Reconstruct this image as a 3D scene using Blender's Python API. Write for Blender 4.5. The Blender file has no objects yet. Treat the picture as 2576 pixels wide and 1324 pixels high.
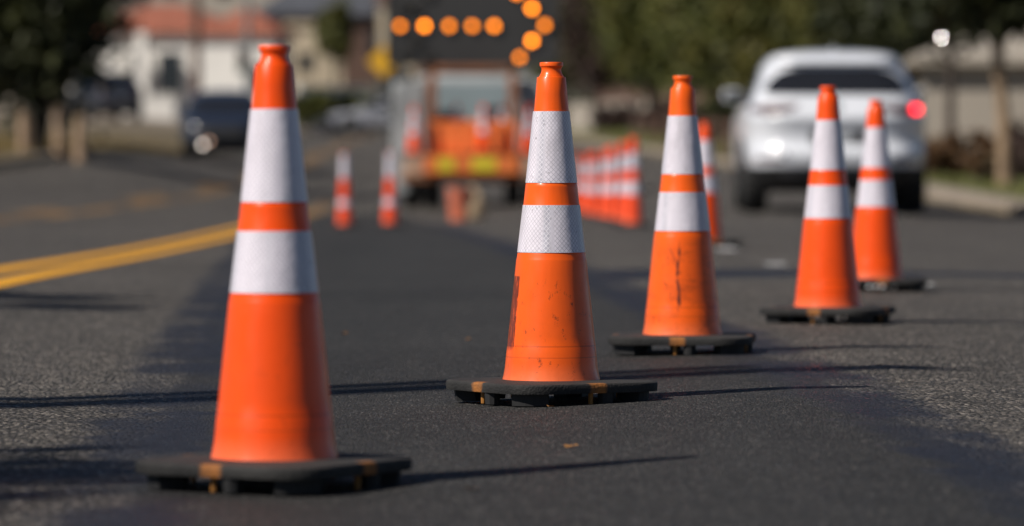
import bpy, bmesh, math, random
import numpy as np
from mathutils import Vector, Matrix
random.seed(7); rng = np.random.default_rng(7)
sc = bpy.context.scene
COL = sc.collection
R = math.radians

# ------------------------------------------------------------------ camera geometry (photo units: 2576 x 1324)
F = 160/36*2576
EYE = 0.50
PITCH = math.atan((662-420)/F)
CF = Vector((0, math.cos(PITCH), -math.sin(PITCH)))
CU = Vector((0, math.sin(PITCH), math.cos(PITCH)))
def W(px, py, s):
    """world point seen at photo pixel (px,py) where one metre measures s pixels"""
    D = F/s
    return Vector((0, 0, EYE)) + CF*D + Vector((1, 0, 0))*((px-1288)/s) + CU*((662-py)/s)

# ------------------------------------------------------------------ lie of the land: thin plate spline through surveyed points
CTRL = [(690,1226,1581),(1387,1012,1216),(1717,888,991),(2083,811,845),(2203,732,683),(1773,624,450),
 (1288,1324,1755),(0,1330,1755),(2576,1330,1755),(0,1000,1160),(2576,990,1160),(0,697,596),(2576,684,570),
 (1595,573,319),(1288,590,345),(867,573,262),(980,571,264),(2085,540,253),(1188,526,182),(1459,533,203),(1520,555,258),(1171,556,230),
 (2576,525,215),(60,548,270),(560,490,160),(0,420,168),(300,397,140),(550,408,112),(870,358,76),(900,318,52),
 (300,308,70),(1520,345,84),(1600,388,112),(1750,470,178),(2400,475,178),(2500,452,150),(1250,345,66),(1250,440,110),
 (2300,400,100),(1300,285,45),(500,280,45),(2300,330,60),(0,330,80)]
_P = [W(*c) for c in CTRL]
def _ab(x, y):
    x = np.asarray(x, float); y = np.clip(np.asarray(y, float), 5.5, 255)
    return np.clip(10*x/y, -1.5, 1.5), np.log(y)*1.4
_a, _b = _ab([p.x for p in _P], [p.y for p in _P]); _z = np.array([p.z for p in _P])
def _U(r2): return np.where(r2 > 1e-12, r2*np.log(r2+1e-12), 0.0)
_n = len(_P)
_K = _U((_a[:,None]-_a)**2+(_b[:,None]-_b)**2)+np.eye(_n)*0.004
_Q = np.stack([np.ones(_n), _a, _b], 1)
_L = np.block([[_K, _Q], [_Q.T, np.zeros((3,3))]])
_w = np.linalg.solve(_L, np.concatenate([_z, np.zeros(3)]))
def ground_np(x, y):
    a, b = _ab(x, y)
    r2 = (a[...,None]-_a)**2+(b[...,None]-_b)**2
    z = _U(r2)@_w[:_n]+_w[_n]+_w[_n+1]*a+_w[_n+2]*b
    t = np.clip((np.asarray(y, float)-232)/170, 0, 1)
    return z+34*t*t*(3-2*t)
def g(x, y): return float(ground_np(np.array([x]), np.array([y]))[0])
def at(px, s, dz=0.0):
    """ground point in column px of the photo at scale s"""
    D = F/s; x = (px-1288)/s; return Vector((x, D, g(x, D)+dz))

# ------------------------------------------------------------------ materials
def lnk(nt, sock, v):
    if isinstance(v, bpy.types.NodeSocket): nt.links.new(v, sock)
    elif v is not None:
        if hasattr(sock.default_value, '__len__') and not isinstance(v, (tuple, list)): v = (v, v, v)
        if sock.type == 'RGBA' and len(v) == 3: v = (*v, 1)
        sock.default_value = v
class NT:
    def __init__(s, name):
        s.m = bpy.data.materials.new(name); s.m.use_nodes = True; s.nt = s.m.node_tree
        s.b = s.nt.nodes['Principled BSDF']
        s._oc = None
    def nd(s, t, ins=None, **props):
        n = s.nt.nodes.new('ShaderNode'+t)
        for k, v in props.items(): setattr(n, k, v)
        for k, v in (ins or {}).items(): lnk(s.nt, n.inputs[k], v)
        return n
    def obj(s):
        if not s._oc: s._oc = s.nd('TexCoord').outputs['Object']
        return s._oc
    def mapv(s, v, scale): return s.nd('Mapping', {'Vector': v, 'Scale': scale}).outputs[0]
    def noise(s, scale, detail=3, vec=None, rough=.55): return s.nd('TexNoise', {'Vector': vec or s.obj(), 'Scale': scale, 'Detail': detail, 'Roughness': rough}).outputs['Fac']
    def vor(s, scale, vec=None, out='Color', feature='F1'): return s.nd('TexVoronoi', {'Vector': vec or s.obj(), 'Scale': scale}, feature=feature).outputs[out]
    def mth(s, op, a, b=None, c=None, clamp=False):
        n = s.nd('Math', operation=op, use_clamp=clamp); lnk(s.nt, n.inputs[0], a)
        if b is not None: lnk(s.nt, n.inputs[1], b)
        if c is not None: lnk(s.nt, n.inputs[2], c)
        return n.outputs[0]
    def rng(s, v, a, b, c=0., d=1.): return s.nd('MapRange', {0: v, 1: a, 2: b, 3: c, 4: d}, clamp=True).outputs[0]
    def mix(s, f, a, b, mode='MIX'):
        n = s.nd('Mix', data_type='RGBA', blend_type=mode); lnk(s.nt, n.inputs[0], f); lnk(s.nt, n.inputs[6], a); lnk(s.nt, n.inputs[7], b); return n.outputs[2]
    def sep(s, v): return s.nd('SeparateXYZ', {0: v}).outputs
    def bump(s, h, st=.3, d=.01): lnk(s.nt, s.b.inputs['Normal'], s.nd('Bump', {'Height': h, 'Strength': st, 'Distance': d}).outputs[0])
    def set(s, **k):
        names = {'col': 'Base Color', 'rough': 'Roughness', 'metal': 'Metallic', 'spec': 'Specular IOR Level', 'emit': 'Emission Color', 'estr': 'Emission Strength', 'coat': 'Coat Weight', 'alpha': 'Alpha'}
        for a, v in k.items(): lnk(s.nt, s.b.inputs[names[a]], v)
        return s
def plain(name, col, rough=.6, metal=0., var=.25, scale=3., spec=.5, bump=0.):
    t = NT(name); n = t.noise(scale, 5)
    f = t.rng(n, .3, .7)
    lo = tuple(c*(1-var) for c in col); hi = tuple(min(1, c*(1+var)) for c in col)
    t.set(col=t.mix(f, lo, hi), rough=t.rng(n, .2, .8, max(0, rough-.08), min(1, rough+.08)), metal=metal, spec=spec)
    if bump: t.bump(t.noise(scale*14, 3), bump, .02)
    return t.m
def glow(name, col, st):
    t = NT(name); n = t.noise(60, 2)
    t.set(col=tuple(.5*c for c in col), rough=.3, emit=col, estr=t.rng(n, .3, .7, st*.85, st*1.15)); return t.m

def asphalt(t, dark, light, stone, scale, big, patchy, rough, spk, streak=.35):
    vc = t.vor(scale); sr = t.sep(vc); big_n = t.noise(big, 5); mid = t.noise(7, 5, rough=.65); fine = t.noise(scale*1.7, 2)
    base = t.mix(t.rng(big_n, .35, .65), dark, light)
    f = t.mth('MULTIPLY', t.rng(sr[0], 1-spk, 1.0), t.rng(sr[1], .15, 1.0))
    base = t.mix(f, base, stone)
    base = t.mix(t.mth('MULTIPLY', t.rng(sr[0], .28, .05), .8), base, tuple(.25*c for c in dark))
    base = t.mix(t.mth('MULTIPLY', t.rng(mid, .48, .72), patchy), base, tuple(.5*c for c in dark))
    st = t.noise(1.0, 4, t.mapv(t.obj(), (2.2, .06, 1)))
    base = t.mix(t.mth('MULTIPLY', t.rng(st, .48, .7), streak), base, tuple(.6*c for c in dark))
    d = t.vor(scale, out='Distance')
    ro = t.mth('SUBTRACT', t.rng(sr[2], 0, 1, rough-.1, rough+.1), t.mth('MULTIPLY', t.mth('GREATER_THAN', sr[1], .90), .38))
    return base, ro, t.mth('ADD', t.mth('MULTIPLY', d, -1.0), t.mth('MULTIPLY', fine, .5))
def road_mat():
    t = NT('road_asphalt'); x, y, z = t.sep(t.obj())
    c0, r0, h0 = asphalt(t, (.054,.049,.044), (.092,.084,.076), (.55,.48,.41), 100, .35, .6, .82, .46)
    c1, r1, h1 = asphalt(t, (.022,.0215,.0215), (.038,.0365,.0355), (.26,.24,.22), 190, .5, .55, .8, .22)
    wob = t.mth('SUBTRACT', t.noise(2.6, 6, rough=.65), .5); wob2 = t.mth('SUBTRACT', t.noise(5.5, 5, rough=.6), .5)
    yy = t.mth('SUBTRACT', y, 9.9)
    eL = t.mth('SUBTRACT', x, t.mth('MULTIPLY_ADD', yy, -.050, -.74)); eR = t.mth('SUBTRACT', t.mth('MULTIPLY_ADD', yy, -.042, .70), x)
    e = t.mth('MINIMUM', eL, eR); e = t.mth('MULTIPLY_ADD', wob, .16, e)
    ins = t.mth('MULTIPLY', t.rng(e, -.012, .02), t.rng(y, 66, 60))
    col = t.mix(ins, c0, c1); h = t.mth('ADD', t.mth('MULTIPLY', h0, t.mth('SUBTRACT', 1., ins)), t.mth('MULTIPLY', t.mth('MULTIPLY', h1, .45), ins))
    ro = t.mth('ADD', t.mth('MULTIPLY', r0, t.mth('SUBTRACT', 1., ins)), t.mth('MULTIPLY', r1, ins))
    # hand poured sealant along the cut
    band = t.rng(t.mth('ABSOLUTE', t.mth('ADD', e, t.mth('MULTIPLY', wob2, .20))), .15, .08)
    tar = t.mth('MULTIPLY', t.mth('MULTIPLY', band, t.rng(t.noise(1.1, 4), .30, .50)), t.rng(y, 50, 40))
    # a dark band across the road, wider at its left end
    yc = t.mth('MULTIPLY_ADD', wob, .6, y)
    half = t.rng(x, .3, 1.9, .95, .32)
    cross_band = t.rng(t.mth('SUBTRACT', t.mth('ABSOLUTE', t.mth('SUBTRACT', yc, 19.3)), half), .18, -.12)
    cross_band = t.mth('MULTIPLY', cross_band, t.rng(eR, .0, -.1))
    # stray drips
    sp = t.mth('MULTIPLY', t.rng(t.noise(.75, 3, t.mapv(t.obj(), (1.6, .55, 1)), .5), .66, .70), t.rng(eL, .0, -.3))
    tar = t.mth('MAXIMUM', t.mth('MULTIPLY', tar, .92), t.mth('MAXIMUM', cross_band, t.mth('MULTIPLY', sp, .75)))
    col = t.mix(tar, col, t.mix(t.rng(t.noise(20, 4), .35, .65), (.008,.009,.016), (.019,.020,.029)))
    h = t.mth('MULTIPLY', h, t.mth('SUBTRACT', 1., t.mth('MULTIPLY', tar, .6)))
    ro = t.mth('SUBTRACT', ro, t.mth('MULTIPLY', tar, .22))
    t.set(col=col, rough=ro, spec=.42); t.bump(h, 1., .017)
    return t.m
M = {}
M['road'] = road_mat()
def worn_paint(name, col, keep):
    t = NT(name); n = t.noise(14, 6, rough=.7); big = t.noise(.8, 4); v = t.sep(t.vor(130))
    w = t.rng(t.mth('ADD', t.mth('MULTIPLY', n, .6), t.mth('MULTIPLY', big, .6)), keep-.05, keep+.09)
    c = t.mix(t.mth('MULTIPLY', v[0], .35), col, tuple(.6*x for x in col))
    t.set(col=t.mix(w, c, (.06,.055,.05)), rough=.7); t.bump(t.vor(120, out='Distance'), .4, .004); return t.m
M['yellow'] = worn_paint('yellow_road_paint', (.88,.41,.014), .78)
M['yellow_old'] = worn_paint('faded_yellow_road_paint', (.45,.23,.05), .57)
M['white_paint'] = worn_paint('worn_white_road_paint', (.62,.62,.62), .66)
M['concrete'] = plain('kerb_concrete', (.27,.225,.18), .9, var=.25, scale=1.2, bump=.2)
M['soil'] = plain('dry_soil', (.13,.10,.055), .95, var=.4, scale=.35, bump=.4)
M['hill'] = plain('scrub_hillside', (.075,.072,.055), .95, var=.5, scale=.05)

def orange(name, dust=.3, smear=None, streak=0., col=(.97,.088,.003)):
    t = NT(name); x, y, z = t.sep(t.obj())
    n = t.noise(11, 4)
    c = t.mix(t.rng(n, .3, .7), tuple(k*.93 for k in col), col)
    # pale dusty foot and faint mould line rings
    c = t.mix(t.mth('MULTIPLY', t.rng(z, .085, .05), .28), c, (.85,.30,.16))
    ring = t.mth('LESS_THAN', t.mth('ABSOLUTE', t.mth('SUBTRACT', z, .118)), .0016)
    ring2 = t.mth('LESS_THAN', t.mth('ABSOLUTE', t.mth('SUBTRACT', z, .0945)), .0010)
    c = t.mix(t.mth('MULTIPLY', t.mth('ADD', ring, ring2), .35), c, (.25,.03,.005))
    ang = t.mth('ARCTAN2', y, x)
    cyl = t.nd('CombineXYZ', {0: t.mth('MULTIPLY', ang, .1), 1: 0., 2: z}).outputs[0]
    low = t.rng(z, .30, .22)
    if dust:
        gr = t.noise(52, 7, t.mapv(cyl, (1., 1., .8)), .74)
        c = t.mix(t.mth('MULTIPLY', t.mth('MULTIPLY', t.rng(gr, .575, .69), low), dust), c, (.10,.025,.012))
        hz = t.noise(7, 4, cyl)
        c = t.mix(t.mth('MULTIPLY', t.mth('MULTIPLY', t.rng(hz, .45, .75), t.rng(z, .32, .10)), dust*.6), c, (.42,.055,.008))
    if smear:
        a0, z0, z1, w = smear
        da = t.mth('MULTIPLY_ADD', t.mth('SUBTRACT', t.noise(45, 5, cyl, .65), .5), .5, t.mth('ABSOLUTE', t.mth('SUBTRACT', ang, a0)))
        tex = t.noise(60, 5, t.mapv(cyl, (3., 1., .5)), .7)
        k = t.mth('MULTIPLY', t.rng(da, w, w*.75), t.mth('MULTIPLY', t.rng(z, z0-.012, z0), t.rng(z, z1+.003, z1)))
        k = t.mth('MULTIPLY', k, t.rng(tex, .33, .47))
        c = t.mix(t.mth('MULTIPLY', k, .85), c, (.045,.010,.006))
    if streak:
        a0 = streak
        zl = t.nd('CombineXYZ', {2: z}).outputs[0]
        wob = t.mth('MULTIPLY', t.mth('SUBTRACT', t.noise(7, 3, zl), .5), .45)
        da = t.mth('ABSOLUTE', t.mth('SUBTRACT', t.mth('SUBTRACT', ang, a0), wob))
        wid = t.mth('MULTIPLY_ADD', t.noise(26, 2, zl), .11, -.012)
        k = t.mth('MULTIPLY', t.mth('LESS_THAN', da, wid), t.mth('MULTIPLY', t.rng(z, .10, .13), t.rng(z, .29, .26)))
        k = t.mth('MULTIPLY', k, t.rng(t.noise(55, 4, cyl, .7), .34, .52))
        da2 = t.mth('ABSOLUTE', t.mth('SUBTRACT', t.mth('SUBTRACT', ang, a0-.12), t.mth('MULTIPLY', t.mth('SUBTRACT', z, .235), -6.)))
        k2 = t.mth('MULTIPLY', t.rng(da2, .06, .02), t.mth('MULTIPLY', t.rng(z, .20, .23), t.rng(z, .285, .26)))
        hz2 = t.mth('MULTIPLY', t.rng(t.noise(16, 5, t.mapv(cyl, (.6, 1., 1.6)), .65), .50, .70), t.rng(z, .30, .26))
        c = t.mix(t.mth('MULTIPLY', hz2, .45), c, (.20,.03,.008))
        c = t.mix(t.mth('MULTIPLY', t.mth('MAXIMUM', k, t.mth('MULTIPLY', k2, .35)), .85), c, (.05,.02,.015))
    r = t.rng(t.noise(25, 4, cyl), .3, .7, .27, .44)
    t.set(col=c, rough=r, spec=.3, coat=.22)
    t.b.inputs['Coat Roughness'].default_value = .07
    t.bump(t.noise(26, 2, t.mapv(cyl, (1., 1., .25))), .06, .01)
    return t.m
def sheeting(name, cell=.0088, dirt=.25, tilt=0.):
    t = NT(name)
    uv = t.nd('TexCoord').outputs['UV']; u, v, _ = t.sep(uv)
    a = t.mth('MULTIPLY', u, 1/cell); b = t.mth('MULTIPLY', v, .86/cell)
    p = t.mth('ADD', a, b); q = t.mth('SUBTRACT', a, b)
    def edge(k): return t.mth('ABSOLUTE', t.mth('SUBTRACT', t.mth('FRACT', k), .5))
    e = t.mth('MAXIMUM', edge(p), edge(q))
    line = t.rng(e, .41, .45)
    idv = t.nd('CombineXYZ', {0: t.mth('FLOOR', p), 1: t.mth('FLOOR', q)}).outputs[0]
    wn = t.nd('TexWhiteNoise', {'Vector': idv}, noise_dimensions='3D').outputs[0]
    band = t.noise(22, 2, t.nd('CombineXYZ', {0: u}).outputs[0])  # noise bands paint the collar's specular streaks into cell and line colours
    cellc = t.mix(t.rng(band, .50, .60), (.80,.75,.83), (.43,.42,.50))
    cellc = t.mix(t.mth('MULTIPLY', wn, .22), cellc, (.86,.83,.90))
    c = t.mix(line, cellc, t.mix(t.rng(band, .50, .60), (.46,.43,.50), (.92,.89,.95)))
    gr = t.noise(70, 5, t.obj(), .7); hz = t.noise(9, 4)
    c = t.mix(t.mth('MULTIPLY', t.rng(gr, .60, .72), dirt*2), c, (.12,.10,.11))
    c = t.mix(t.mth('MULTIPLY', t.rng(hz, .4, .7), dirt*.8), c, (.45,.42,.46))
    seam = t.rng(t.mth('ABSOLUTE', t.mth('SUBTRACT', u, -.046)), .0012, .0005)
    c = t.mix(t.mth('MULTIPLY', seam, .6), c, (.30,.28,.30))
    vs = t.noise(60, 4, t.mapv(t.obj(), (1., 1., .12)), .6)
    c = t.mix(t.mth('MULTIPLY', t.rng(vs, .52, .70), dirt), c, (.40,.37,.40))
    t.set(col=c, rough=.33, spec=.5, coat=.25)
    t.b.inputs['Coat Roughness'].default_value = .15
    t.bump(t.mth('ADD', t.mth('MULTIPLY', line, .15), t.mth('MULTIPLY', t.noise(16, 3), 2.5)), .35, .004)
    return t.m
def rubber(name):
    t = NT(name); x, y, z = t.sep(t.obj())
    n = t.noise(240, 3); big = t.noise(14, 5)
    c = t.mix(t.rng(big, .35, .7), (.013,.013,.0135), (.031,.030,.029))
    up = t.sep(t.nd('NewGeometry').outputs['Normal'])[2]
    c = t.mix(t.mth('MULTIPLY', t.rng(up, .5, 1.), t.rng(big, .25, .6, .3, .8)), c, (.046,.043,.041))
    rad = t.rng(t.mth('MAXIMUM', t.mth('ABSOLUTE', x), t.mth('ABSOLUTE', y)), .160, .170)
    wob = t.mth('MULTIPLY', t.mth('SUBTRACT', t.noise(45, 4), .5), .022)
    lo = t.mth('ADD', t.mth('MINIMUM', t.mth('ABSOLUTE', x), t.mth('ABSOLUTE', y)), wob)
    mk = t.mth('MULTIPLY', t.rng(lo, .023, .014), rad)
    c = t.mix(t.mth('MULTIPLY', mk, t.rng(t.noise(90, 3), .3, .55, .55, .95)), c, (.33,.125,.03))
    t.set(col=c, rough=.75, spec=.35); t.bump(t.mth('ADD', n, t.mth('MULTIPLY', t.vor(190, out='Distance'), .8)), .35, .004)
    return t.m
M['rubber'] = rubber('black_rubber')
M['yellow_foot'] = plain('yellow_painted_rubber', (.30,.125,.02), .6, scale=60)
M['black_rubber'] = plain('plain_black_rubber', (.011,.011,.012), .7, scale=40)
M['or_clean'] = orange('orange_plastic', .45)
M['or_far'] = orange('orange_plastic_faded', .3, col=(.95,.085,.02))
M['sheet'] = sheeting('white_reflective_sheeting', dirt=.2)
M['sheet_dirty'] = sheeting('scuffed_reflective_sheeting', dirt=.36)

# ------------------------------------------------------------------ object helpers
def mesh_obj(name, verts, faces, mat=None, parent=None, smooth=False, mats=None, mi=None, uv=None):
    me = bpy.data.meshes.new(name)
    me.from_pydata([tuple(v) for v in verts], [], [tuple(f) for f in faces])
    for m in (mats or ([mat] if mat else [])): me.materials.append(m)
    if mi is not None: me.polygons.foreach_set('material_index', np.asarray(mi, dtype=np.int32))
    if uv is not None:
        l = me.uv_layers.new(name='UVMap')
        idx = np.zeros(len(me.loops), dtype=np.int32); me.loops.foreach_get('vertex_index', idx)
        if len(uv) == len(me.loops): l.data.foreach_set('uv', np.asarray(uv, float).ravel())
        else: l.data.foreach_set('uv', np.asarray(uv, float)[idx].ravel())
    if smooth: me.polygons.foreach_set('use_smooth', np.ones(len(me.polygons), dtype=bool))
    me.update()
    o = bpy.data.objects.new(name, me); COL.objects.link(o)
    if parent: o.parent = parent
    return o
def tag(o, label=None, cat=None, group=None, kind=None):
    if label: o['label'] = label
    if cat: o['category'] = cat
    if group: o['group'] = group
    if kind: o['kind'] = kind
    return o
def thing(name, label, cat, loc, rz=0., group=None):
    o = bpy.data.objects.new(name, None); COL.objects.link(o); o.location = loc; o.rotation_euler = (0, 0, rz)
    o.empty_display_size = .1
    return tag(o, label, cat, group)
def copy_tree(o, parent=None):
    c = o.copy(); COL.objects.link(c)
    if parent: c.parent = parent
    for ch in list(o.children): copy_tree(ch, c)
    return c
class MB:
    """collects shapes for ONE mesh"""
    def __init__(s): s.v = []; s.f = []
    def add(s, v, f):
        o = len(s.v); s.v += [tuple(p) for p in v]; s.f += [tuple(i+o for i in q) for q in f]; return s
    def box(s, x0, x1, y0, y1, z0, z1, bev=0.):
        bm = bmesh.new(); bmesh.ops.create_cube(bm, size=1)
        for p in bm.verts: p.co = Vector(((x0+x1)/2+p.co.x*(x1-x0), (y0+y1)/2+p.co.y*(y1-y0), (z0+z1)/2+p.co.z*(z1-z0)))
        if bev: bmesh.ops.bevel(bm, geom=bm.edges[:], offset=bev, segments=2, affect='EDGES', profile=.5)
        return s.bm(bm)
    def bm(s, bm):
        bm.verts.index_update(); s.add([p.co for p in bm.verts], [[q.index for q in f.verts] for f in bm.faces]); bm.free(); return s
    def tube(s, pts, rad, seg=10, cap=True):
        pts = [Vector(p) for p in pts]; n = len(pts); rad = rad if hasattr(rad, '__len__') else [rad]*n
        v = []; f = []
        for i, p in enumerate(pts):
            d = (pts[min(i+1, n-1)]-pts[max(i-1, 0)]).normalized()
            a = d.orthogonal().normalized() if abs(d.z) < .9 else (Vector((1,0,0))-d*d.x).normalized(); b = d.cross(a)
            for k in range(seg):
                t = 2*math.pi*k/seg; v.append(p+(a*math.cos(t)+b*math.sin(t))*rad[i])
        for i in range(n-1):
            for k in range(seg): f.append((i*seg+k, i*seg+(k+1)%seg, (i+1)*seg+(k+1)%seg, (i+1)*seg+k))
        if cap: f.append(tuple(range(seg))[::-1]); f.append(tuple((n-1)*seg+k for k in range(seg)))
        return s.add(v, f)
    def lathe(s, prof, seg=32, axis='z', c=(0,0,0)):
        v = []; f = []
        for r, h in prof:
            for k in range(seg):
                t = 2*math.pi*k/seg; a, b = r*math.cos(t), r*math.sin(t)
                v.append((c[0]+a, c[1]+b, c[2]+h) if axis == 'z' else (c[0]+h, c[1]+a, c[2]+b) if axis == 'x' else (c[0]+b, c[1]+h, c[2]+a))
        for i in range(len(prof)-1):
            for k in range(seg): f.append((i*seg+k, i*seg+(k+1)%seg, (i+1)*seg+(k+1)%seg, (i+1)*seg+k))
        return s.add(v, f)
    def build(s, name, mat, parent=None, smooth=False, flat_angle=None):
        o = mesh_obj(name, s.v, s.f, mat, parent, smooth)
        if flat_angle: o.data.set_sharp_from_angle(angle=R(flat_angle))
        return o

# ------------------------------------------------------------------ ground, road and markings
def strip(name, mat, y0, y1, xl, xr, off, nx=24, ny=60, kind='structure', ragged=0., zf=None):
    ys = np.exp(np.linspace(math.log(y0), math.log(y1), ny)); v = []; f = []
    ph = rng.random(8)*6
    for j, y in enumerate(ys):
        a, b = xl(y), xr(y)
        if ragged:
            a += ragged*(math.sin(y*1.9+ph[0])+.6*math.sin(y*4.7+ph[1])+.4*math.sin(y*11+ph[2]))
            b += ragged*(math.sin(y*2.3+ph[3])+.6*math.sin(y*5.1+ph[4])+.4*math.sin(y*12+ph[5]))
        xs = np.linspace(a, b, nx); zs = ground_np(xs, np.full(nx, y))+off
        v += list(zip(xs, [y]*nx, zs))
    for j in range(ny-1):
        for i in range(nx-1): f.append((j*nx+i, j*nx+i+1, (j+1)*nx+i+1, (j+1)*nx+i))
    o = mesh_obj(name, v, f, mat, smooth=True)
    o['kind'] = kind; return o
KL = lambda y: -7.5
KR = lambda y: 5.25-.043*(y-52)
YEND = 228
# terrain outside the road, dropping under it
ys = np.concatenate([np.exp(np.linspace(math.log(2.0), math.log(232), 110)), np.linspace(240, 420, 40)])
v = []; f = []
for y in ys:
    k = 1.0 if y < YEND else 0.0
    l, r = KL(min(y, YEND)), KR(min(y, YEND))
    xs = np.concatenate([[-160,-110,-70,-45,-30,-22,-16,-12,-9.5], [l-.9,l-.1,l-.06], np.linspace(l+.3, r-.3, 12), [r+.06,r+.1,r+.9], [r+2,r+4,r+7,r+11,r+17,r+26,40,60,90,130,180]])
    zs = ground_np(xs, np.full(len(xs), y))
    off = np.full(len(xs), .10); off[12:24] = -.25 if k else .05
    v += list(zip(xs, [y]*len(xs), zs+off))
nx = len(xs)
f = [(j*nx+i, j*nx+i+1, (j+1)*nx+i+1, (j+1)*nx+i) for j in range(len(ys)-1) for i in range(nx-1)]
mi = [1 if ys[j] > 225 else 0 for j in range(len(ys)-1) for i in range(nx-1)]
o = mesh_obj('ground', v, f, mats=[M['soil'], M['hill']], mi=mi, smooth=True); o['kind'] = 'structure'
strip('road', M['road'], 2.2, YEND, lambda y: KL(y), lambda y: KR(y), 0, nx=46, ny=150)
def kerb(name, fx, sgn):
    ys = np.exp(np.linspace(math.log(2.2), math.log(YEND), 110)); prof = [(0,-.2),(0,.10),(.03,.13),(.17,.13),(.17,-.2)]
    v = []; f = []; n = len(prof)
    for y in ys:
        x = fx(y); z = g(x, y)
        v += [(x+sgn*a, y, z+b) for a, b in prof]
    for j in range(len(ys)-1):
        for i in range(n-1):
            q = (j*n+i, j*n+i+1, (j+1)*n+i+1, (j+1)*n+i); f.append(q if sgn < 0 else q[::-1])
    o = mesh_obj(name, v, f, M['concrete']); o['kind'] = 'structure'
kerb('kerb', KL, -1); kerb('kerb', KR, 1)
strip('sidewalk', M['concrete'], 2.2, 70, lambda y: KR(y)+.17, lambda y: KR(y)+.62, .128, nx=4, ny=60)
strip('path', M['concrete'], 150, 226, lambda y: -60, lambda y: -7.68, .118, nx=30, ny=20)
Y1 = lambda y: -2.16-.0138*(y-19.2)
Y2 = lambda y: -4.30-.0075*y
for dx in (-.19, .05): strip('road_line', M['yellow'], 8, 47, lambda y, d=dx: Y1(y)+d, lambda y, d=dx: Y1(y)+d+.12, .004, nx=3, ny=150)
strip('road_line', M['yellow_old'], 47, 72, lambda y: Y1(y)-.15, lambda y: Y1(y)+.15, .004, nx=3, ny=40)
strip('road_line', M['yellow_old'], 20, 200, lambda y: Y2(y)+.07, lambda y: Y2(y)+.19, .004, nx=3, ny=110)
for a in (33, 43, 57, 72, 86, 101, 116, 134, 152): strip('road_line', M['yellow_old'], a, a*1.12, lambda y: Y2(y)-.2, lambda y: Y2(y)-.05, .004, nx=3, ny=12)
for px, s, ln, w in [(1822,457,1.3,.11),(1950,548,.55,.09),(2205,664,.5,.10),(2325,655,.25,.07)]:
    p = at(px, s); strip('road_line', M['white_paint'], p.y-ln/2, p.y+ln/2, lambda y: p.x-w/2, lambda y: p.x+w/2, .005, nx=3, ny=6)

# ------------------------------------------------------------------ traffic cones
PROF = [(.0,.7112),(.0160,.7112),(.0200,.7110),(.0236,.7106),(.0243,.7095),(.0243,.7030),(.0236,.7020),(.0216,.7000),(.0206,.6970),(.0204,.6945),(.0210,.6905),(.0226,.6862),(.0244,.6828),(.0252,.6812),(.0255,.6802),(.0290,.6797),(.0299,.6783),
 (.0330,.6440),(.0357,.6115),(.0362,.6095),(.0362,.6090),(.0372,.6000),(.0520,.4600),(.0525,.4572),(.0532,.4562),(.0540,.4490),(.0577,.4145),(.0583,.4128),(.0590,.4060),(.0690,.3140),(.0697,.3118),(.0706,.3090),(.0712,.3020),(.0722,.2995),(.0728,.2960),(.0820,.2070),(.0912,.1182),(.0914,.1176),(.0940,.0945),(.0941,.0940),(.0962,.0720),(.0972,.0660),(.0990,.0560),(.1010,.0480),(.1022,.0435),(.1040,.0400)]
def refine(p, mx=.02):
    o = [p[0]]
    for a, b in zip(p, p[1:]):
        n = max(1, int(abs(a[1]-b[1])/mx))
        o += [(a[0]+(b[0]-a[0])*k/n, a[1]+(b[1]-a[1])*k/n) for k in range(1, n+1)]
    return o
def collar(name, r1, z1, r0, z0, mat, parent, seg=72, e=.0012):
    v = []; f = []; luv = []; nz = 6
    for j in range(nz+1):
        t = j/nz
        for k in range(seg):
            a = 2*math.pi*k/seg; r = (r0+(r1-r0)*t)+e; v.append((r*math.cos(a), r*math.sin(a), z0+(z1-z0)*t))
    rm = (r0+r1)/2
    for j in range(nz):
        for k in range(seg):
            f.append((j*seg+k, j*seg+(k+1) % seg, (j+1)*seg+(k+1) % seg, (j+1)*seg+k))
            for kk, jj in ((k, j), (k+1, j), (k+1, j+1), (k, j+1)):
                a = 2*math.pi*kk/seg; luv.append((a*rm, z0+(z1-z0)*jj/nz))
    n = len(v)   # thin rolled edges
    for jj, zz in ((0, z0), (nz, z1)):
        rr = r0 if jj == 0 else r1
        o0 = len(v)
        for k in range(seg):
            a = 2*math.pi*k/seg; v.append(((rr-.001)*math.cos(a), (rr-.001)*math.sin(a), zz))
        for k in range(seg):
            q = (jj*seg+k, jj*seg+(k+1) % seg, o0+(k+1) % seg, o0+k); f.append(q[::-1] if jj == 0 else q); luv += [(0, 0)]*4
    o = mesh_obj(name, v, f, mat, parent, smooth=True, uv=luv); o.data.set_sharp_from_angle(angle=R(40)); return o
def rsquare(a, r, n=7):
    p = []
    for cx, cy, s in ((1,1,0),(-1,1,90),(-1,-1,180),(1,-1,270)):
        for k in range(n+1):
            t = R(s+90*k/n); p.append((cx*(a-r)+r*math.cos(t), cy*(a-r)+r*math.sin(t)))
    return p
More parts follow.
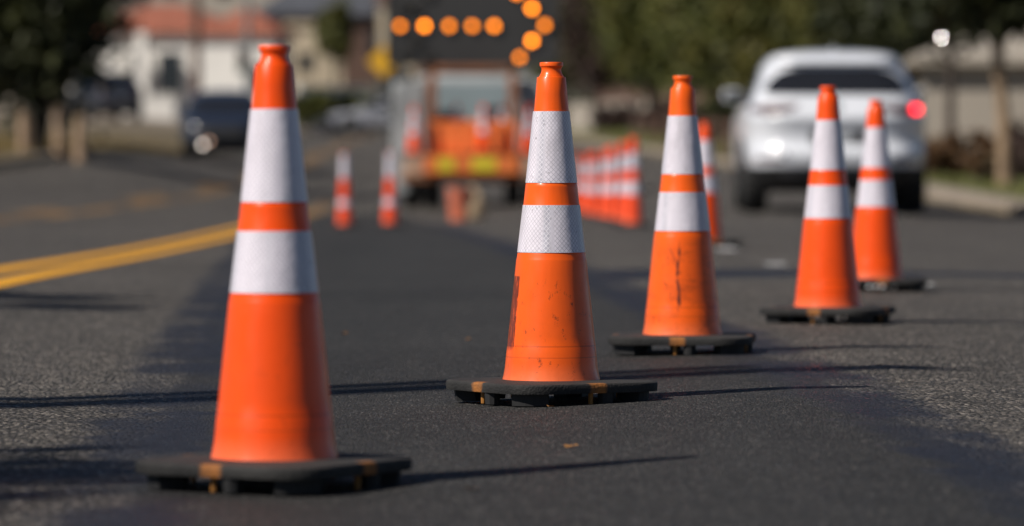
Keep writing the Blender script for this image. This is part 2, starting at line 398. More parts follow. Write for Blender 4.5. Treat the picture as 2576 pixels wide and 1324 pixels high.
def base_mesh(parent):
    v = []; f = []
    rings = [(.176,.0245),(.1795,.0245),(.1802,.0265),(.1808,.038),(.1800,.0418),(.1775,.0442),(.171,.0450),(.13,.0462),(.108,.047),(.085,.047)]
    m = None
    for a, z in rings:
        p = rsquare(a, .078*a/.18); m = len(p); v += [(x, y, z) for x, y in p]
    for j in range(len(rings)-1):
        for k in range(m): f.append((j*m+k, j*m+(k+1) % m, (j+1)*m+(k+1) % m, (j+1)*m+k))
    f.append(tuple(range(m))[::-1])
    o = mesh_obj('base', v, f, M['rubber'], parent, smooth=True); o.data.set_sharp_from_angle(angle=R(35))
    for k in range(4):       # moulded feet under the plate
        c, s = math.cos(k*math.pi/2), math.sin(k*math.pi/2)
        b = MB(); q = []; A, Bq = .170, .080
        outer = rsquare(.171, .074)
        n8 = len(outer)//4; arc = [(qx*.975, qy*.975) for qx, qy in outer[k*n8+1:(k+1)*n8-1]]
        lo = []
        pts = list(arc)
        d0 = Vector((c, s)); d1 = Vector((-s, c))
        # corner foot: arc closed by two inner points
        a0 = Vector(arc[0])-d1*.022; a1 = Vector(arc[-1])-d0*.022
        inn = [Vector(a1)-d1*.035, Vector(((arc[0][0]+arc[-1][0])*.33, (arc[0][1]+arc[-1][1])*.33)), Vector(a0)-d0*.035]
        inn = [Vector(arc[-1])*.80, Vector(((arc[0][0]+arc[-1][0])*.36, (arc[0][1]+arc[-1][1])*.36)), Vector(arc[0])*.80]
        poly = [Vector(p) for p in arc]+inn
        n = len(poly)
        vv = [(p.x, p.y, .025) for p in poly]+[(p.x*.985, p.y*.985, .0) for p in poly]
        ff = [(i, (i+1) % n, n+(i+1) % n, n+i)[::-1] for i in range(n)]+[tuple(range(n, 2*n))[::-1]]
        mesh_obj('foot', vv, ff, M['black_rubber'], o)
        for off, w, mm in ((.030, .017, 'black_rubber'), (-.006, .0055, 'yellow_foot')):
            ct = d0*.161+d1*off
            b = MB().tube([(ct.x, ct.y, .026), (ct.x, ct.y, .0)], [w, w*.86], 10)
            b.build('peg', M[mm], o)
def make_cone(name, label, loc, rz, body, sheet, group='orange traffic cones closing the lane', cat='traffic cone', wobble=0):
    t = thing(name, label, cat, loc, rz, group)
    base_mesh(t)
    MB().lathe(refine(PROF)[::-1], 72).build('cone_body', body, t, True, 34)
    collar('reflective_collar', .0368, .6080, .0525, .4585, sheet, t)
    collar('reflective_collar', .0582, .4120, .0697, .3130, sheet, t)
    return t
def A(world_deg, rz):   # world direction -> local angle on a cone turned by rz
    a = R(world_deg)-rz; return math.atan2(math.sin(a), math.cos(a))
phis = [R(-31+90*0), R(31.6), R(-6.5), R(-17.6), R(2), R(20)]
spec = [(690,1581,'nearest orange traffic cone, clean, large and slightly blurred, its shadow running to the right','or_clean','sheet'),
 (1387,1216,'sharp orange traffic cone with a black smear down its lower side and honeycomb collars',None,'sheet_dirty'),
 (1717,991,'orange traffic cone with dark vertical scuff streaks below its collars',None,'sheet_dirty'),
 (2083,845,'clean orange traffic cone standing in front of the middle of the white car','or_clean','sheet'),
 (2203,683,'smaller orange traffic cone in front of the right half of the white car','or_clean','sheet'),
 (1773,450,'orange traffic cone half hidden behind the scuff streaked cone','or_clean','sheet')]
cones = []
for (px, s, lab, om, sh), ph in zip(spec, phis):
    p = at(px, s, .0012)
    if px == 1387: mat = orange('orange_plastic_smeared', 1., smear=(A(196, ph), .118, .262, .33), col=(.97,.122,.007))
    elif px == 1717: mat = orange('orange_plastic_scuffed', .95, streak=A(262, ph), col=(.97,.128,.007))
    else: mat = M[om]
    cones.append(make_cone('traffic_cone', lab, p, ph, mat, M[sh])); cones[-1].scale = (1, 1, .987)

# slim tubular markers
TP = [(.0,.7112),(.024,.7112),(.030,.709),(.032,.700),(.033,.69),(.037,.60),(.046,.42),(.057,.25),(.069,.10),(.074,.04),(.075,.03)]
def make_tube(name, label, loc, group, bands):
    t = thing(name, label, 'tube marker', loc, random.random(), group)
    b = MB().lathe([(.02,.0),(.17,.0),(.172,.004),(.17,.02),(.16,.028),(.09,.034),(.05,.036)], 8)
    b.build('base', M['black_rubber'], t)
    MB().lathe(refine(TP)[::-1], 32).build('tube', M['or_far'], t, True, 40)
    def rad(z):
        for (r1, z1), (r0, z0) in zip(TP[1:], TP[2:]):
            if z0 <= z <= z1: return r0+(r1-r0)*(z-z0)/(z1-z0)
        return TP[-1][0]
    for z1, z0 in bands: collar('reflective_collar', rad(z1), z1, rad(z0), z0, M['sheet'], t, 32)
    return t
proto = make_tube('tube_marker', 'nearest orange and white tube marker, at the front of the long row', at(1594, 319, .001), 'orange and white tube markers in a row along the lane', [(.59,.462),(.362,.263)])
ordn = ['second', 'third', 'fourth', 'fifth', 'sixth', 'seventh']
for k, (px, s) in enumerate([(1569,292),(1541,266),(1521,251),(1494,231),(1479,218),(1458,204)]):
    c = copy_tree(proto); c.location = at(px, s, .001); c['label'] = ordn[k]+' tube marker from the near end of the orange and white row'
    c.rotation_euler = (R(random.uniform(-2, 2)), R(random.uniform(-2.2, 2.2)), random.random()*6)
lt = make_tube('tube_marker', 'white topped orange tube marker farther from the truck, leftmost of the pair', at(867, 262, .001), 'pair of white topped tube markers beside the truck', [(.700,.47),(.27,.20)])
c = copy_tree(lt); c.location = at(982, 264, .001); c['label'] = 'white topped orange tube marker close beside the rear corner of the truck'

# ------------------------------------------------------------------ fallen leaves on the asphalt
leafm = plain('dry_leaf', (.30,.14,.04), .8, scale=90)
for k, (px, py, sz, where) in enumerate([(1435,1129,.013,'alone on the dark asphalt in front of the smeared cone'),(1384,1029,.010,'just in front of the base of the smeared cone'),
        (1178,858,.012,'on the asphalt behind and beside the smeared cone'),(866,843,.014,'on the asphalt between the nearest cone and the smeared cone'),(1187,1238,.013,'near the bottom edge right of the nearest cone shadow'),(1318,890,.012,'right behind the smeared cone')]):
    s = (py-420)/.49
    for _ in range(6):
        p = at(px, s); scr = 662-(p-Vector((0,0,EYE))).dot(CU)*s; s += (py-scr)/.49*.9
    p = at(px, s, .0025); a = random.random()*6; v = []; n = 10
    for j in range(n):
        t = 2*math.pi*j/n; r = sz*(1+.25*math.cos(3*t)); v.append((r*math.cos(t), .6*r*math.sin(t), .004*abs(math.cos(t))+.002*random.random()))
    v.append((0, 0, .0015)); o = mesh_obj('fallen_leaf', v, [(j, (j+1) % n, n) for j in range(n)], leafm); o.location = p; o.rotation_euler = (.2, 0, a)
    tag(o, 'tiny dry brown leaf scrap '+where, 'leaf', 'dry leaf scraps on the road')

# ------------------------------------------------------------------ cars
def paint(name, col, rough=.28, coat=.6):
    t = NT(name); n = t.noise(2.5, 4); d = t.noise(7, 6)
    c = t.mix(t.rng(n, .3, .7), tuple(k*.94 for k in col), col)
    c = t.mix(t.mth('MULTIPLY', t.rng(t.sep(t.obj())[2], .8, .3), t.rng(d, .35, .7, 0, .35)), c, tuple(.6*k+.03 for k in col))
    t.set(col=c, rough=rough, coat=coat); t.b.inputs['Coat Roughness'].default_value = .08; return t.m
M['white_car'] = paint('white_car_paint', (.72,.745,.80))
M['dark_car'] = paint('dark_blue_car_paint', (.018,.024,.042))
M['silver_car'] = paint('silver_car_paint', (.42,.43,.48), .35)
M['black_car'] = paint('black_car_paint', (.012,.014,.02))
M['plastic'] = plain('black_plastic', (.012,.012,.013), .6, scale=8)
M['glass'] = plain('dark_car_glass', (.016,.017,.021), .12, var=.1, spec=.6)
M['tyre'] = plain('tyre_rubber', (.014,.014,.014), .85, scale=20, bump=.2)
M['rim'] = plain('alloy_rim', (.45,.46,.48), .3, .9)
M['chassis_grey'] = plain('grey_plastic', (.05,.05,.055), .6)
M['tail'] = plain('dark_red_lens', (.05,.004,.007), .4)
M['mirror'] = plain('polished_metal', (.9,.9,.9), .28, 1., var=.02)
M['win'] = plain('dark_window', (.02,.024,.03), .15, spec=.6)
M['chrome'] = plain('chrome', (.8,.8,.82), .09, 1., var=.05)
M['plate'] = plain('number_plate', (.40,.42,.45), .5, scale=30)
M['tail_lit'] = glow('lit_red_lamp', (1,.006,.012), 7)
M['fog_lit'] = glow('lit_fog_lamp', (1,.88,.78), 5.5)
M['ind_lit'] = glow('lit_amber_lamp', (1,.6,.42), 3)
SUV = [(.22,-2.12,2.08,.78),(.34,-2.26,2.28,.90),(.50,-2.35,2.36,.945),(.62,-2.375,2.36,.955),(.70,-2.27,2.34,.958),(.84,-2.285,2.30,.957),(.96,-2.345,2.16,.952),(1.00,-2.32,2.00,.945),(1.05,-2.27,1.55,.93),(1.09,-2.24,1.12,.91),
 (1.16,-2.19,.98,.875),(1.26,-2.10,.80,.83),(1.40,-1.93,.52,.765),(1.50,-1.84,.30,.715),(1.56,-1.82,.10,.68),(1.61,-1.80,-.12,.63),(1.64,-1.72,-.35,.57),(1.655,-1.5,-.6,.45),(1.66,-1.3,-.8,.25)]
SEDAN = [(.20,-2.20,2.18,.76),(.32,-2.32,2.32,.87),(.50,-2.38,2.40,.91),(.66,-2.38,2.38,.92),(.80,-2.34,2.22,.92),(.88,-2.30,1.80,.90),(.93,-2.2,1.3,.88),(.96,-1.95,1.0,.85),
 (1.05,-1.65,.80,.80),(1.2,-1.35,.5,.72),(1.32,-1.05,.2,.65),(1.38,-.85,0,.60),(1.42,-.65,-.15,.5),(1.43,-.5,-.3,.25)]
class Shape:
    def __init__(s, lv, n=5.):
        lv = np.array(lv); s.n = n; s.z = np.linspace(lv[0,0], lv[-1,0], 90)
        a = [np.interp(s.z, lv[:,0], lv[:,k]) for k in (1,2,3)]
        for _ in range(4):
            for q in a: q[1:-1] = .25*q[:-2]+.5*q[1:-1]+.25*q[2:]
        s.r, s.f, s.w = a
    def p(s, z):
        r, f, w = (np.interp(z, s.z, q) for q in (s.r, s.f, s.w)); return (r+f)/2, (f-r)/2, w
    def end(s, x, z, sg, off):      # rear (sg -1) or front (+1) skin
        c, l, w = s.p(z); u = min(.999, abs(x)/w)
        return Vector((x, c+sg*(l*(1-u**s.n)**(1/s.n)+off), z))
    def side(s, y, z, sg, off):
        c, l, w = s.p(z); u = min(.999, abs(y-c)/l)
        return Vector((sg*(w*(1-u**s.n)**(1/s.n)+off), y, z))
    def body(s, z0, z1, name, mat, parent, off=0., m=72):
        zs = [z for z in s.z if z0 < z < z1]; zs = [max(z0, s.z[0])]+zs+[min(z1, s.z[-1])]; v = []; f = []
        for z in zs:
            c, l, w = s.p(z)
            for k in range(m):
                t = 2*math.pi*k/m; a, b = math.cos(t), math.sin(t); e = 2/s.n
                v.append(((w+off)*math.copysign(abs(a)**e, a), c+(l+off)*math.copysign(abs(b)**e, b), z))
        n = len(zs)
        for j in range(n-1):
            for k in range(m): f.append((j*m+k, j*m+(k+1) % m, (j+1)*m+(k+1) % m, (j+1)*m+k))
        f.append(tuple(range(m))[::-1]); f.append(tuple((n-1)*m+k for k in range(m)))
        o = mesh_obj(name, v, f, mat, parent, smooth=True); o.data.set_sharp_from_angle(angle=R(50)); return o
    def patch(s, rows, where, name, mat, parent, off=.006, nx=18, nz=8):
        """skin patch; rows = [(z, a, b)] with a..b along x (ends) or y (sides)"""
        zr = [r[0] for r in rows]; v = []; f = []
        fn = {'rear': lambda u, z, o: s.end(u, z, -1, o), 'front': lambda u, z, o: s.end(u, z, 1, o), 'left': lambda u, z, o: s.side(u, z, -1, o), 'right': lambda u, z, o: s.side(u, z, 1, o)}[where]
        for lay in (off, -.01):
            for z in np.linspace(zr[0], zr[-1], nz):
                a = np.interp(z, zr, [r[1] for r in rows]); b = np.interp(z, zr, [r[2] for r in rows])
                v += [fn(u, z, lay) for u in np.linspace(a, b, nx)]
        flip = where in ('front', 'left')
        for L in (0, 1):
            o = L*nx*nz
            for j in range(nz-1):
                for i in range(nx-1):
                    q = (o+j*nx+i, o+j*nx+i+1, o+(j+1)*nx+i+1, o+(j+1)*nx+i); f.append(q[::-1] if (flip != bool(L)) else q)
        ring = list(range(nx))+[j*nx+nx-1 for j in range(1, nz)]+[(nz-1)*nx+i for i in range(nx-2, -1, -1)]+[j*nx for j in range(nz-2, 0, -1)]
        N = len(ring); o = nx*nz
        for k in range(N):
            q = (ring[k], o+ring[k], o+ring[(k+1) % N], ring[(k+1) % N]); f.append(q[::-1] if flip else q)
        ob = mesh_obj(name, v, f, mat, parent, smooth=True); ob.data.set_sharp_from_angle(angle=R(40)); return ob
def wheel(parent, x, y, r=.36, w=.25, rim=True):
    t = MB().lathe([(r*.62,-w/2),(r*.9,-w/2),(r*.98,-w*.36),(r,-w*.2),(r,w*.2),(r*.98,w*.36),(r*.9,w/2),(r*.62,w/2),(r*.62,-w/2)], 40, 'x', (x, y, r)).build('wheel', M['tyre'], parent, True, 40)
    if rim:
        b = MB(); sx = 1 if x > 0 else -1
        b.lathe([(r*.615,-w*.3),(r*.615,w*.45),(r*.56,w*.45),(r*.54,w*.2)], 32, 'x', (x, y, r)).lathe([(.06,-.02),(.06,.10),(.03,.11),(0,.11)], 16, 'x', (x-(.0 if sx > 0 else .09), y, r))
        for k in range(5):
            a = 2*math.pi*k/5; b.tube([(x+sx*w*.3, y, r), (x+sx*w*.36, y+math.cos(a)*r*.6, r+math.sin(a)*r*.6)], [.045, .035], 6)
        b.build('rim', M['rim'], t, True, 40)
def make_car(name, label, loc, rz, pm, lv, rear_lit=False, front_lit=False, suv=True, group=None):
    t = thing(name, label, 'car', loc, rz, group); S = Shape(lv)
    zc = .47 if suv else .30
    S.body(zc-.06, 9, 'body', pm, t)
    S.body(0, zc, 'lower_cladding', M['plastic'], t, .003)
    for sx in (-1, 1):
        for y in (-1.42, 1.42):
            wheel(t, sx*.80, y, .36 if suv else .33)
            sd = 'right' if sx > 0 else 'left'
            arch = [(z, y-math.sqrt(max(0, .43**2-(z-.36)**2)), y+math.sqrt(max(0, .43**2-(z-.36)**2))) for z in np.linspace(.36, .785, 9)]
            S.patch(arch, sd, 'wheel_arch', M['plastic'], t, .006, 16, 9)
        if suv:
            S.patch([(1.10,-1.75,1.0),(1.2,-1.7,.8),(1.34,-1.55,.5),(1.44,-1.35,.25)], 'right' if sx > 0 else 'left', 'side_window', M['glass'], t, .004, 26)
        else: S.patch([(.98,-1.35,.85),(1.1,-1.15,.6),(1.28,-.85,.2)], 'right' if sx > 0 else 'left', 'side_window', M['glass'], t, .004, 26)
        zm = 1.16 if suv else 1.0
        MB().box(sx*.90-.03*sx if sx > 0 else -1.07, 1.07 if sx > 0 else -.87, .62, .78, zm, zm+.14, .04).build('mirror', pm, t, True)
        MB().box(sx*.90 if sx > 0 else -1.05, 1.05 if sx > 0 else -.90, .612, .618, zm+.02, zm+.12).build('mirror_glass', M['win'], t)
    if suv:
        S.patch([(1.20,-.66,.66),(1.22,-.72,.72),(1.28,-.71,.71),(1.36,-.65,.65),(1.43,-.56,.56),(1.47,-.42,.42)], 'rear', 'rear_window', M['glass'], t, .006, 30, 14)
        S.patch([(1.52,-.62,.62),(1.545,-.60,.60)], 'rear', 'spoiler_lip', pm, t, .07, 24, 4)
        for sx in (-1, 1):
            lo, hi = sorted((sx*.40, sx*.74))
            rw = [(1.0,*sorted((sx*.64,sx*.75))),(1.04,*sorted((sx*.44,sx*.75))),(1.10,*sorted((sx*.38,sx*.75)))]
            S.patch(rw, 'rear', 'tail_lamp', M['tail'], t, .012, 14, 5)
            S.patch([(1.02,*sorted((sx*.76,sx*.85))),(1.085,*sorted((sx*.76,sx*.85)))], 'rear', 'tail_lamp', M['tail_lit'] if (rear_lit and sx > 0) else M['tail'], t, .012, 8, 5)
            S.patch([(.53,*sorted((sx*.55,sx*.80))),(.56,*sorted((sx*.55,sx*.80)))], 'rear', 'reflector', M['tail'], t, .008, 8, 3)
        S.patch([(.70,-.27,.27),(.84,-.27,.27)], 'rear', 'plate_recess', M['plastic'], t, .004, 10, 4)
        S.patch([(.715,-.155,.155),(.825,-.155,.155)], 'rear', 'number_plate', M['plate'], t, .012, 6, 3)
        c = S.end(0, 1.06, -1, .01); MB().lathe([(0,-.012),(.045,-.012),(.055,0),(.055,.012)], 24, 'y', tuple(c)).build('badge', M['chrome'], t, True, 40)
        S.patch([(.36,-.55,.55),(.46,-.60,.60)], 'rear', 'skid_plate', M['chassis_grey'], t, .006, 16, 4)
        c = S.end(-.52, .60, -1, .012); MB().lathe([(.0,-.02),(.018,-.018),(.026,-.008),(.028,.01)], 16, 'y', tuple(c)).build('parking_sensor', M['chrome'], t, True)
        if rear_lit:
            c = S.end(-.63, .665, -1, .012); hv = (Vector((-.707,-.43,.717)).normalized()+Vector((-.046,-.998,-.01))).normalized()
            o = MB().lathe([(0,.004),(.0048,.004),(.006,0),(.006,-.02)], 20).build('added_bumper_glint', M['mirror'], t); o.location = c; o.rotation_euler = (Matrix.Rotation(-rz, 3, 'Z')@hv).to_track_quat('Z', 'Y').to_euler()  # added mirror disc, tilted to make a sun glint on the bumper
        # roof aerial fin
        MB().add([(-.02,-1.35,1.64),(.02,-1.35,1.64),(.0,-1.38,1.72),(-.02,-1.1,1.65),(.02,-1.1,1.65)], [(0,1,2),(0,2,3),(1,4,2),(2,4,3)]).build('roof_fin', pm, t)
        S.patch([(1.12,-.78,.78),(1.3,-.72,.72),(1.46,-.6,.6)], 'front', 'windscreen', M['glass'], t, .006, 26, 8)
        S.patch([(.55,-.50,.50),(.80,-.56,.56)], 'front', 'grille', M['plastic'], t, .01, 20, 6)
        for sx in (-1, 1):
            S.patch([(.80,*sorted((sx*.60,sx*.88))),(.92,*sorted((sx*.56,sx*.88)))], 'front', 'headlight', M['win'], t, .01, 10, 5)
            if front_lit:
                c = S.end(sx*.44, .40, 1, .0); MB().lathe([(0,.02),(.035,.018),(.045,.005),(.045,-.02)], 16, 'y', tuple(c)).build('fog_lamp', M['fog_lit'] if sx > 0 else M['win'], t, True)
                if sx > 0:
                    c = S.end(sx*.30, .47, 1, .0); MB().lathe([(0,.02),(.03,.018),(.035,-.02)], 16, 'y', tuple(c)).build('indicator', M['ind_lit'], t, True)
    else:
        S.patch([(1.0,-.70,.70),(1.15,-.62,.62),(1.3,-.5,.5)], 'rear', 'rear_window', M['glass'], t, .006, 24, 8)
        S.patch([(.98,-.74,.74),(1.15,-.66,.66),(1.3,-.55,.55)], 'front', 'windscreen', M['glass'], t, .006, 24, 8)
        for sx in (-1, 1):
            S.patch([(.70,*sorted((sx*.55,sx*.85))),(.82,*sorted((sx*.55,sx*.85)))], 'rear', 'tail_lamp', M['tail'], t, .008, 10, 4)
            S.patch([(.66,*sorted((sx*.55,sx*.84))),(.76,*sorted((sx*.55,sx*.84)))], 'front', 'headlight', M['chrome'], t, .008, 10, 4)
    return t
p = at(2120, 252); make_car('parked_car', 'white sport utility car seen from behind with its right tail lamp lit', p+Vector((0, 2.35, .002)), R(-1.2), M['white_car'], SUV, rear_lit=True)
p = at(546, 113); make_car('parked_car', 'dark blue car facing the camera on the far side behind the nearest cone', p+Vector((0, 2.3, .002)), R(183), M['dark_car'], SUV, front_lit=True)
for px, s, rz, pm, lv, lab in [(958, 61, 100, 'silver_car', SEDAN, 'pale silver car crossing far behind the left side of the truck'),
        (955, 56, 95, 'black_car', SUV, 'black car far off above the silver car left of the truck'),
        (452, 61, 200, 'silver_car', SEDAN, 'pale car with glinting windscreen in front of the white house'),
        (262, 72, 20, 'dark_car', SUV, 'dark parked car half hidden under the dark tree crown')]:
    p = at(px, s); make_car('parked_car', lab, p+Vector((0, 0, .11 if p.x < -7.5 else .002)), R(rz), M[pm], lv, suv=lv is SUV)

# ------------------------------------------------------------------ works truck with arrow board
M['truck_white'] = plain('truck_pale_paint', (.34,.355,.36), .45, var=.4, scale=2.2)
M['truck_orange'] = plain('truck_orange_paint', (.80,.20,.045), .5, var=.2, scale=2)
M['rust'] = plain('worn_orange_brown_steel', (.24,.095,.04), .65, var=.5, scale=5, bump=.1)
M['tan'] = plain('tan_steel', (.48,.30,.20), .6, var=.25, scale=4)
M['lime'] = plain('lime_reflective_tape', (.62,.56,.03), .4, var=.12)
M['board'] = plain('charcoal_board', (.030,.030,.031), .75, var=.2, scale=1.2)
M['chassis'] = plain('black_chassis', (.010,.010,.011), .8)
M['truck_glass'] = plain('pale_cab_glass', (.24,.29,.31), .15, var=.15, scale=.8)
M['galv_dark'] = plain('dark_steel', (.10,.10,.11), .5, .5)
M['lamp_off'] = plain('unlit_amber_lens', (.10,.085,.06), .35)
p = at(1188, 181); rearY = p.y
tr = thing('works_truck', 'pale works truck with orange tailgate frame and lit amber arrow board, seen from behind', 'truck', (p.x, rearY, p.z))
for sx in (-1, 1):
    MB().box(sx*.63 if sx > 0 else -1.12, 1.12 if sx > 0 else -.63, .25, 2.7, .62, 1.78, .03).build('side_locker', M['truck_white'], tr)
    MB().box(.67 if sx > 0 else -1.08, 1.08 if sx > 0 else -.67, .225, .27, .70, 1.70, .012).build('locker_door', M['truck_white'], tr)
    MB().box(sx*.50 if sx > 0 else -.62, .62 if sx > 0 else -.50, .02, .16, .72, 1.99, .01).build('cage_post', M['rust'], tr)
    MB().box(.88 if sx > 0 else -1.10, 1.10 if sx > 0 else -.88, -.06, .06, .22, .74, .015).build('mud_flap', M['chassis'] if sx > 0 else M['truck_white'], tr)
    MB().box(.66 if sx > 0 else -.94, .94 if sx > 0 else -.66, -.36, -.05, .45, .73, .02).build('step', M['tan'], tr)
    for dy in (0,):
        wheel(tr, sx*.86, 1.35, .39, .26); wheel(tr, sx*.57, 1.35, .39, .24, False); wheel(tr, sx*.90, 4.5, .39, .26)
MB().box(-.62, .62, .02, .13, 1.90, 1.99, .01).build('cage_bar', M['rust'], tr)
b = MB(); b.box(-.59, .59, -.02, .03, .76, 1.22, .012)
for k in range(7): b.box(-.58+k*.19, -.53+k*.19, -.035, -.021, .78, 1.20)
b.box(-.58,.58,-.034,-.022,1.16,1.21)
tg = b.build('tailgate', M['truck_orange'], tr)
bb = MB().box(-.655, .655, -.40, -.04, .48, .745, .015).build('bumper_board', M['truck_orange'], tr)
for a, c in ((-.47,-.25),(.0,.33)): MB().box(a, c, -.406, -.395, .53, .70).build('reflective_tape', M['lime'], bb)
MB().box(-1.0, 1.0, -.34, .2, .38, .455, .01).build('tow_bar', M['rust'], tr)
MB().box(-.62, .62, .05, 2.8, .66, .745).build('bed', M['chassis'], tr)
MB().box(-.45, .45, .3, 4.9, .36, .60).build('chassis', M['chassis'], tr)
cab = MB(); bm = bmesh.new()
vv = [(-.98,2.9,.5),(.98,2.9,.5),(.98,5.6,.5),(-.98,5.6,.5),(-1.0,2.9,1.2),(1.0,2.9,1.2),(1.0,5.6,1.12),(-1.0,5.6,1.12),(-.84,2.98,1.92),(.84,2.98,1.92),(.84,4.0,1.92),(-.84,4.0,1.92),(-.97,4.55,1.2),(.97,4.55,1.2)]
ff = [(0,3,2,1),(0,1,5,4),(1,2,6,13,5),(3,0,4,12,7),(2,3,7,6),(4,5,9,8),(5,13,10,9),(12,4,8,11),(13,12,11,10),(7,12,13,6),(8,9,10,11)]
bv = [bm.verts.new(q) for q in vv]; [bm.faces.new([bv[i] for i in q]) for q in ff]
bmesh.ops.bevel(bm, geom=bm.edges[:], offset=.05, segments=3, affect='EDGES'); cab.bm(bm)
co = cab.build('cab', M['truck_white'], tr, True, 40)
MB().add([(-.70,2.905,1.32),(.70,2.905,1.32),(.66,2.955,1.80),(-.66,2.955,1.80),(-.70,2.93,1.32),(.70,2.93,1.32),(.66,2.98,1.80),(-.66,2.98,1.80)], [(0,1,2,3),(0,4,5,1),(1,5,6,2),(2,6,7,3),(3,7,4,0),(7,6,5,4)]).build('rear_window', M['truck_glass'], tr)
MB().box(-.5, -.05, .5, 1.0, .745, 1.28, .02).build('toolbox', M['chassis'], tr)
MB().box(.12, .48, 1.2, 1.7, .745, 1.42, .02).build('toolbox', M['dark_car'], tr)
b = MB()
for k in range(9): b.tube([(-.9,.30+k*.28,1.80),(-.9,.30+k*.28,1.90)] , .02, 6)
b.tube([(-.9,.28,1.9),(-.9,2.6,1.9)], .025, 8); b.build('rack_rail', M['galv_dark'], tr)
# mirrors and the work lamps
for sx in (-1, 1): MB().box(1.13 if sx > 0 else -1.3, 1.3 if sx > 0 else -1.13, 4.3, 4.38, 1.3, 1.68, .02).build('mirror', M['chassis'], tr)
bo = MB(); bo.box(-1.17, 1.17, .30, .36, 2.02, 3.16, .015)
for x0, x1, z0, z1 in ((-1.19,1.19,2.0,2.03),(-1.19,1.19,3.15,3.18),(-1.2,-1.165,2.0,3.18),(1.165,1.2,2.0,3.18)): bo.box(x0, x1, .285, .375, z0, z1)
board = bo.build('arrow_board', M['board'], tr)
for x in (-.55,.55): MB().box(x-.04, x+.04, .37, .45, 1.75, 3.1).build('board_post', M['rust'], tr)
LAMPS = [(1007,66,.55),(1068,66,1.1),(1130,66,.62),(1188,66,.62),(1243,66,.8),(1338,22,1.15),(1370,64,.62),(1338,103,1.25),(1307,145,.55),(1300,-16,.75),
         (1046,22,0),(1014,20,0),(1046,103,0),(1021,140,0),(1077,145,0),(1077,-16,0)]
lit = {}
Dl = rearY+.28
for px, py, e in LAMPS:
    q = W(px, py, F/(Dl/math.cos(PITCH)))
    x, z = q.x-p.x, q.z-p.z
    lo = MB().lathe([(.072,.30),(.072,.255),(.066,.25),(.064,.28),(.0,.285)][::1], 20, 'y', (x, 0, z)).build('arrow_lamp', M['board'], board, True, 40)
    hood = MB(); sg = 12; vv = []; ff = []
    for k in range(sg+1):
        t = math.pi*k/sg; vv += [(x+.076*math.cos(t), .298, z+.076*math.sin(t)), (x+.076*math.cos(t), .298-.12*math.sin(t)**.5*.8-.02, z+.076*math.sin(t))]
    for k in range(sg): ff.append((2*k, 2*k+2, 2*k+3, 2*k+1))
    lo2 = hood.add(vv, ff)
    if e:
        if e not in lit: lit[e] = glow('lit_amber_lens', (1,.235,.005), 9.5*e)
    MB().lathe([(0,.268),(.024,.270),(.043,.282)], 20, 'y', (x, 0, z)).build('lamp_lens', lit[e] if e else M['lamp_off'], lo if False else board, True)
# cones carried by the truck
for px, z, xx, lab, yy in [(1047, .735, -.80, 'orange and white cone riding on the left rear step of the truck', -.20),(1217, .750, .16, 'orange and white cone riding upright on the middle of the truck bumper', -.22),(1148, .95, -.22, 'faded orange cone standing inside the truck bed behind the tailgate', .35),(1150,.735,.80,'orange and white cone riding on the right rear step of the truck', -.20),(1150,.95,.42,'plain orange cone inside the truck bed at the right end of the tailgate', .38)]:
    c = copy_tree(cones[5]); c.location = (p.x+xx, rearY+yy, p.z+z-(.2 if yy > 0 else 0)); c['label'] = lab; c['group'] = 'cones carried on the works truck'
    c.rotation_euler = (0, 0, .1)
    c.scale = (1, 1, .97) if yy < 0 else (1, 1, 1)
# bucket and sack on the road behind the truck
q = at(1157, 228, .001)
M['bucket'] = plain('orange_bucket_plastic', (.55,.15,.08), .45)
M['sack'] = plain('beige_sack_cloth', (.52,.38,.24), .9, bump=.3, scale=8)
bk = thing('bucket', 'orange bucket standing on the road behind the truck beside a beige sack', 'bucket', q)
MB().lathe([(0,.012),(.10,.012),(.105,0),(.112,.0),(.140,.33),(.146,.33),(.146,.36),(.138,.36),(.104,.02),(0,.02)], 28).build('shell', M['bucket'], bk, True, 40)
MB().tube([(-.143,0,.33),(-.13,-.06,.28),(-.06,-.13,.23),(.06,-.13,.23),(.13,-.06,.28),(.143,0,.33)], .005, 6).build('handle', M['chrome'], bk, True)
q = at(1192, 228, .001); prof = [(0,0),(.09,.0),(.115,.03),(.12,.12),(.105,.22),(.085,.29),(.05,.32),(.055,.35),(.03,.38),(0,.375)]
o = MB().lathe(prof, 24).build('sack', M['sack'], None, True)
for vtx in o.data.vertices:
    a = math.atan2(vtx.co.y, vtx.co.x); k = 1+.10*math.sin(3*a+vtx.co.z*14)+.06*math.sin(7*a-vtx.co.z*20); vtx.co.x *= k; vtx.co.y *= k*.8
o.location = q; tag(o, 'beige cloth sack standing on the road beside the orange bucket', 'sack')

# ------------------------------------------------------------------ vegetation
def leafmat(name, cols, rough=.55):
    t = NT(name); r = t.nd('NewGeometry').outputs['Random Per Island']; n = t.noise(.9, 3)
    c = t.mix(t.rng(r, .0, 1.), cols[0], cols[1]); c = t.mix(t.mth('MULTIPLY', t.rng(n, .45, .65), .7), c, cols[2])
    t.set(col=c, rough=rough, spec=.35)
    return t.m
L_DARK = leafmat('dark_leaves', [(.012,.017,.007),(.030,.036,.010),(.050,.055,.012)])
L_OLIVE = leafmat('olive_leaves', [(.035,.045,.010),(.105,.115,.022),(.15,.135,.025)])
L_GREEN = leafmat('mid_green_leaves', [(.035,.042,.010),(.095,.10,.020),(.15,.13,.025)])
L_RUST = leafmat('rust_brown_leaves', [(.055,.032,.016),(.14,.065,.022),(.07,.06,.02)])
L_BROWN = leafmat('maroon_brown_leaves', [(.040,.026,.022),(.085,.05,.04),(.06,.045,.03)])
BARK = plain('bark', (.055,.042,.034), .95, var=.4, scale=4, bump=.5)
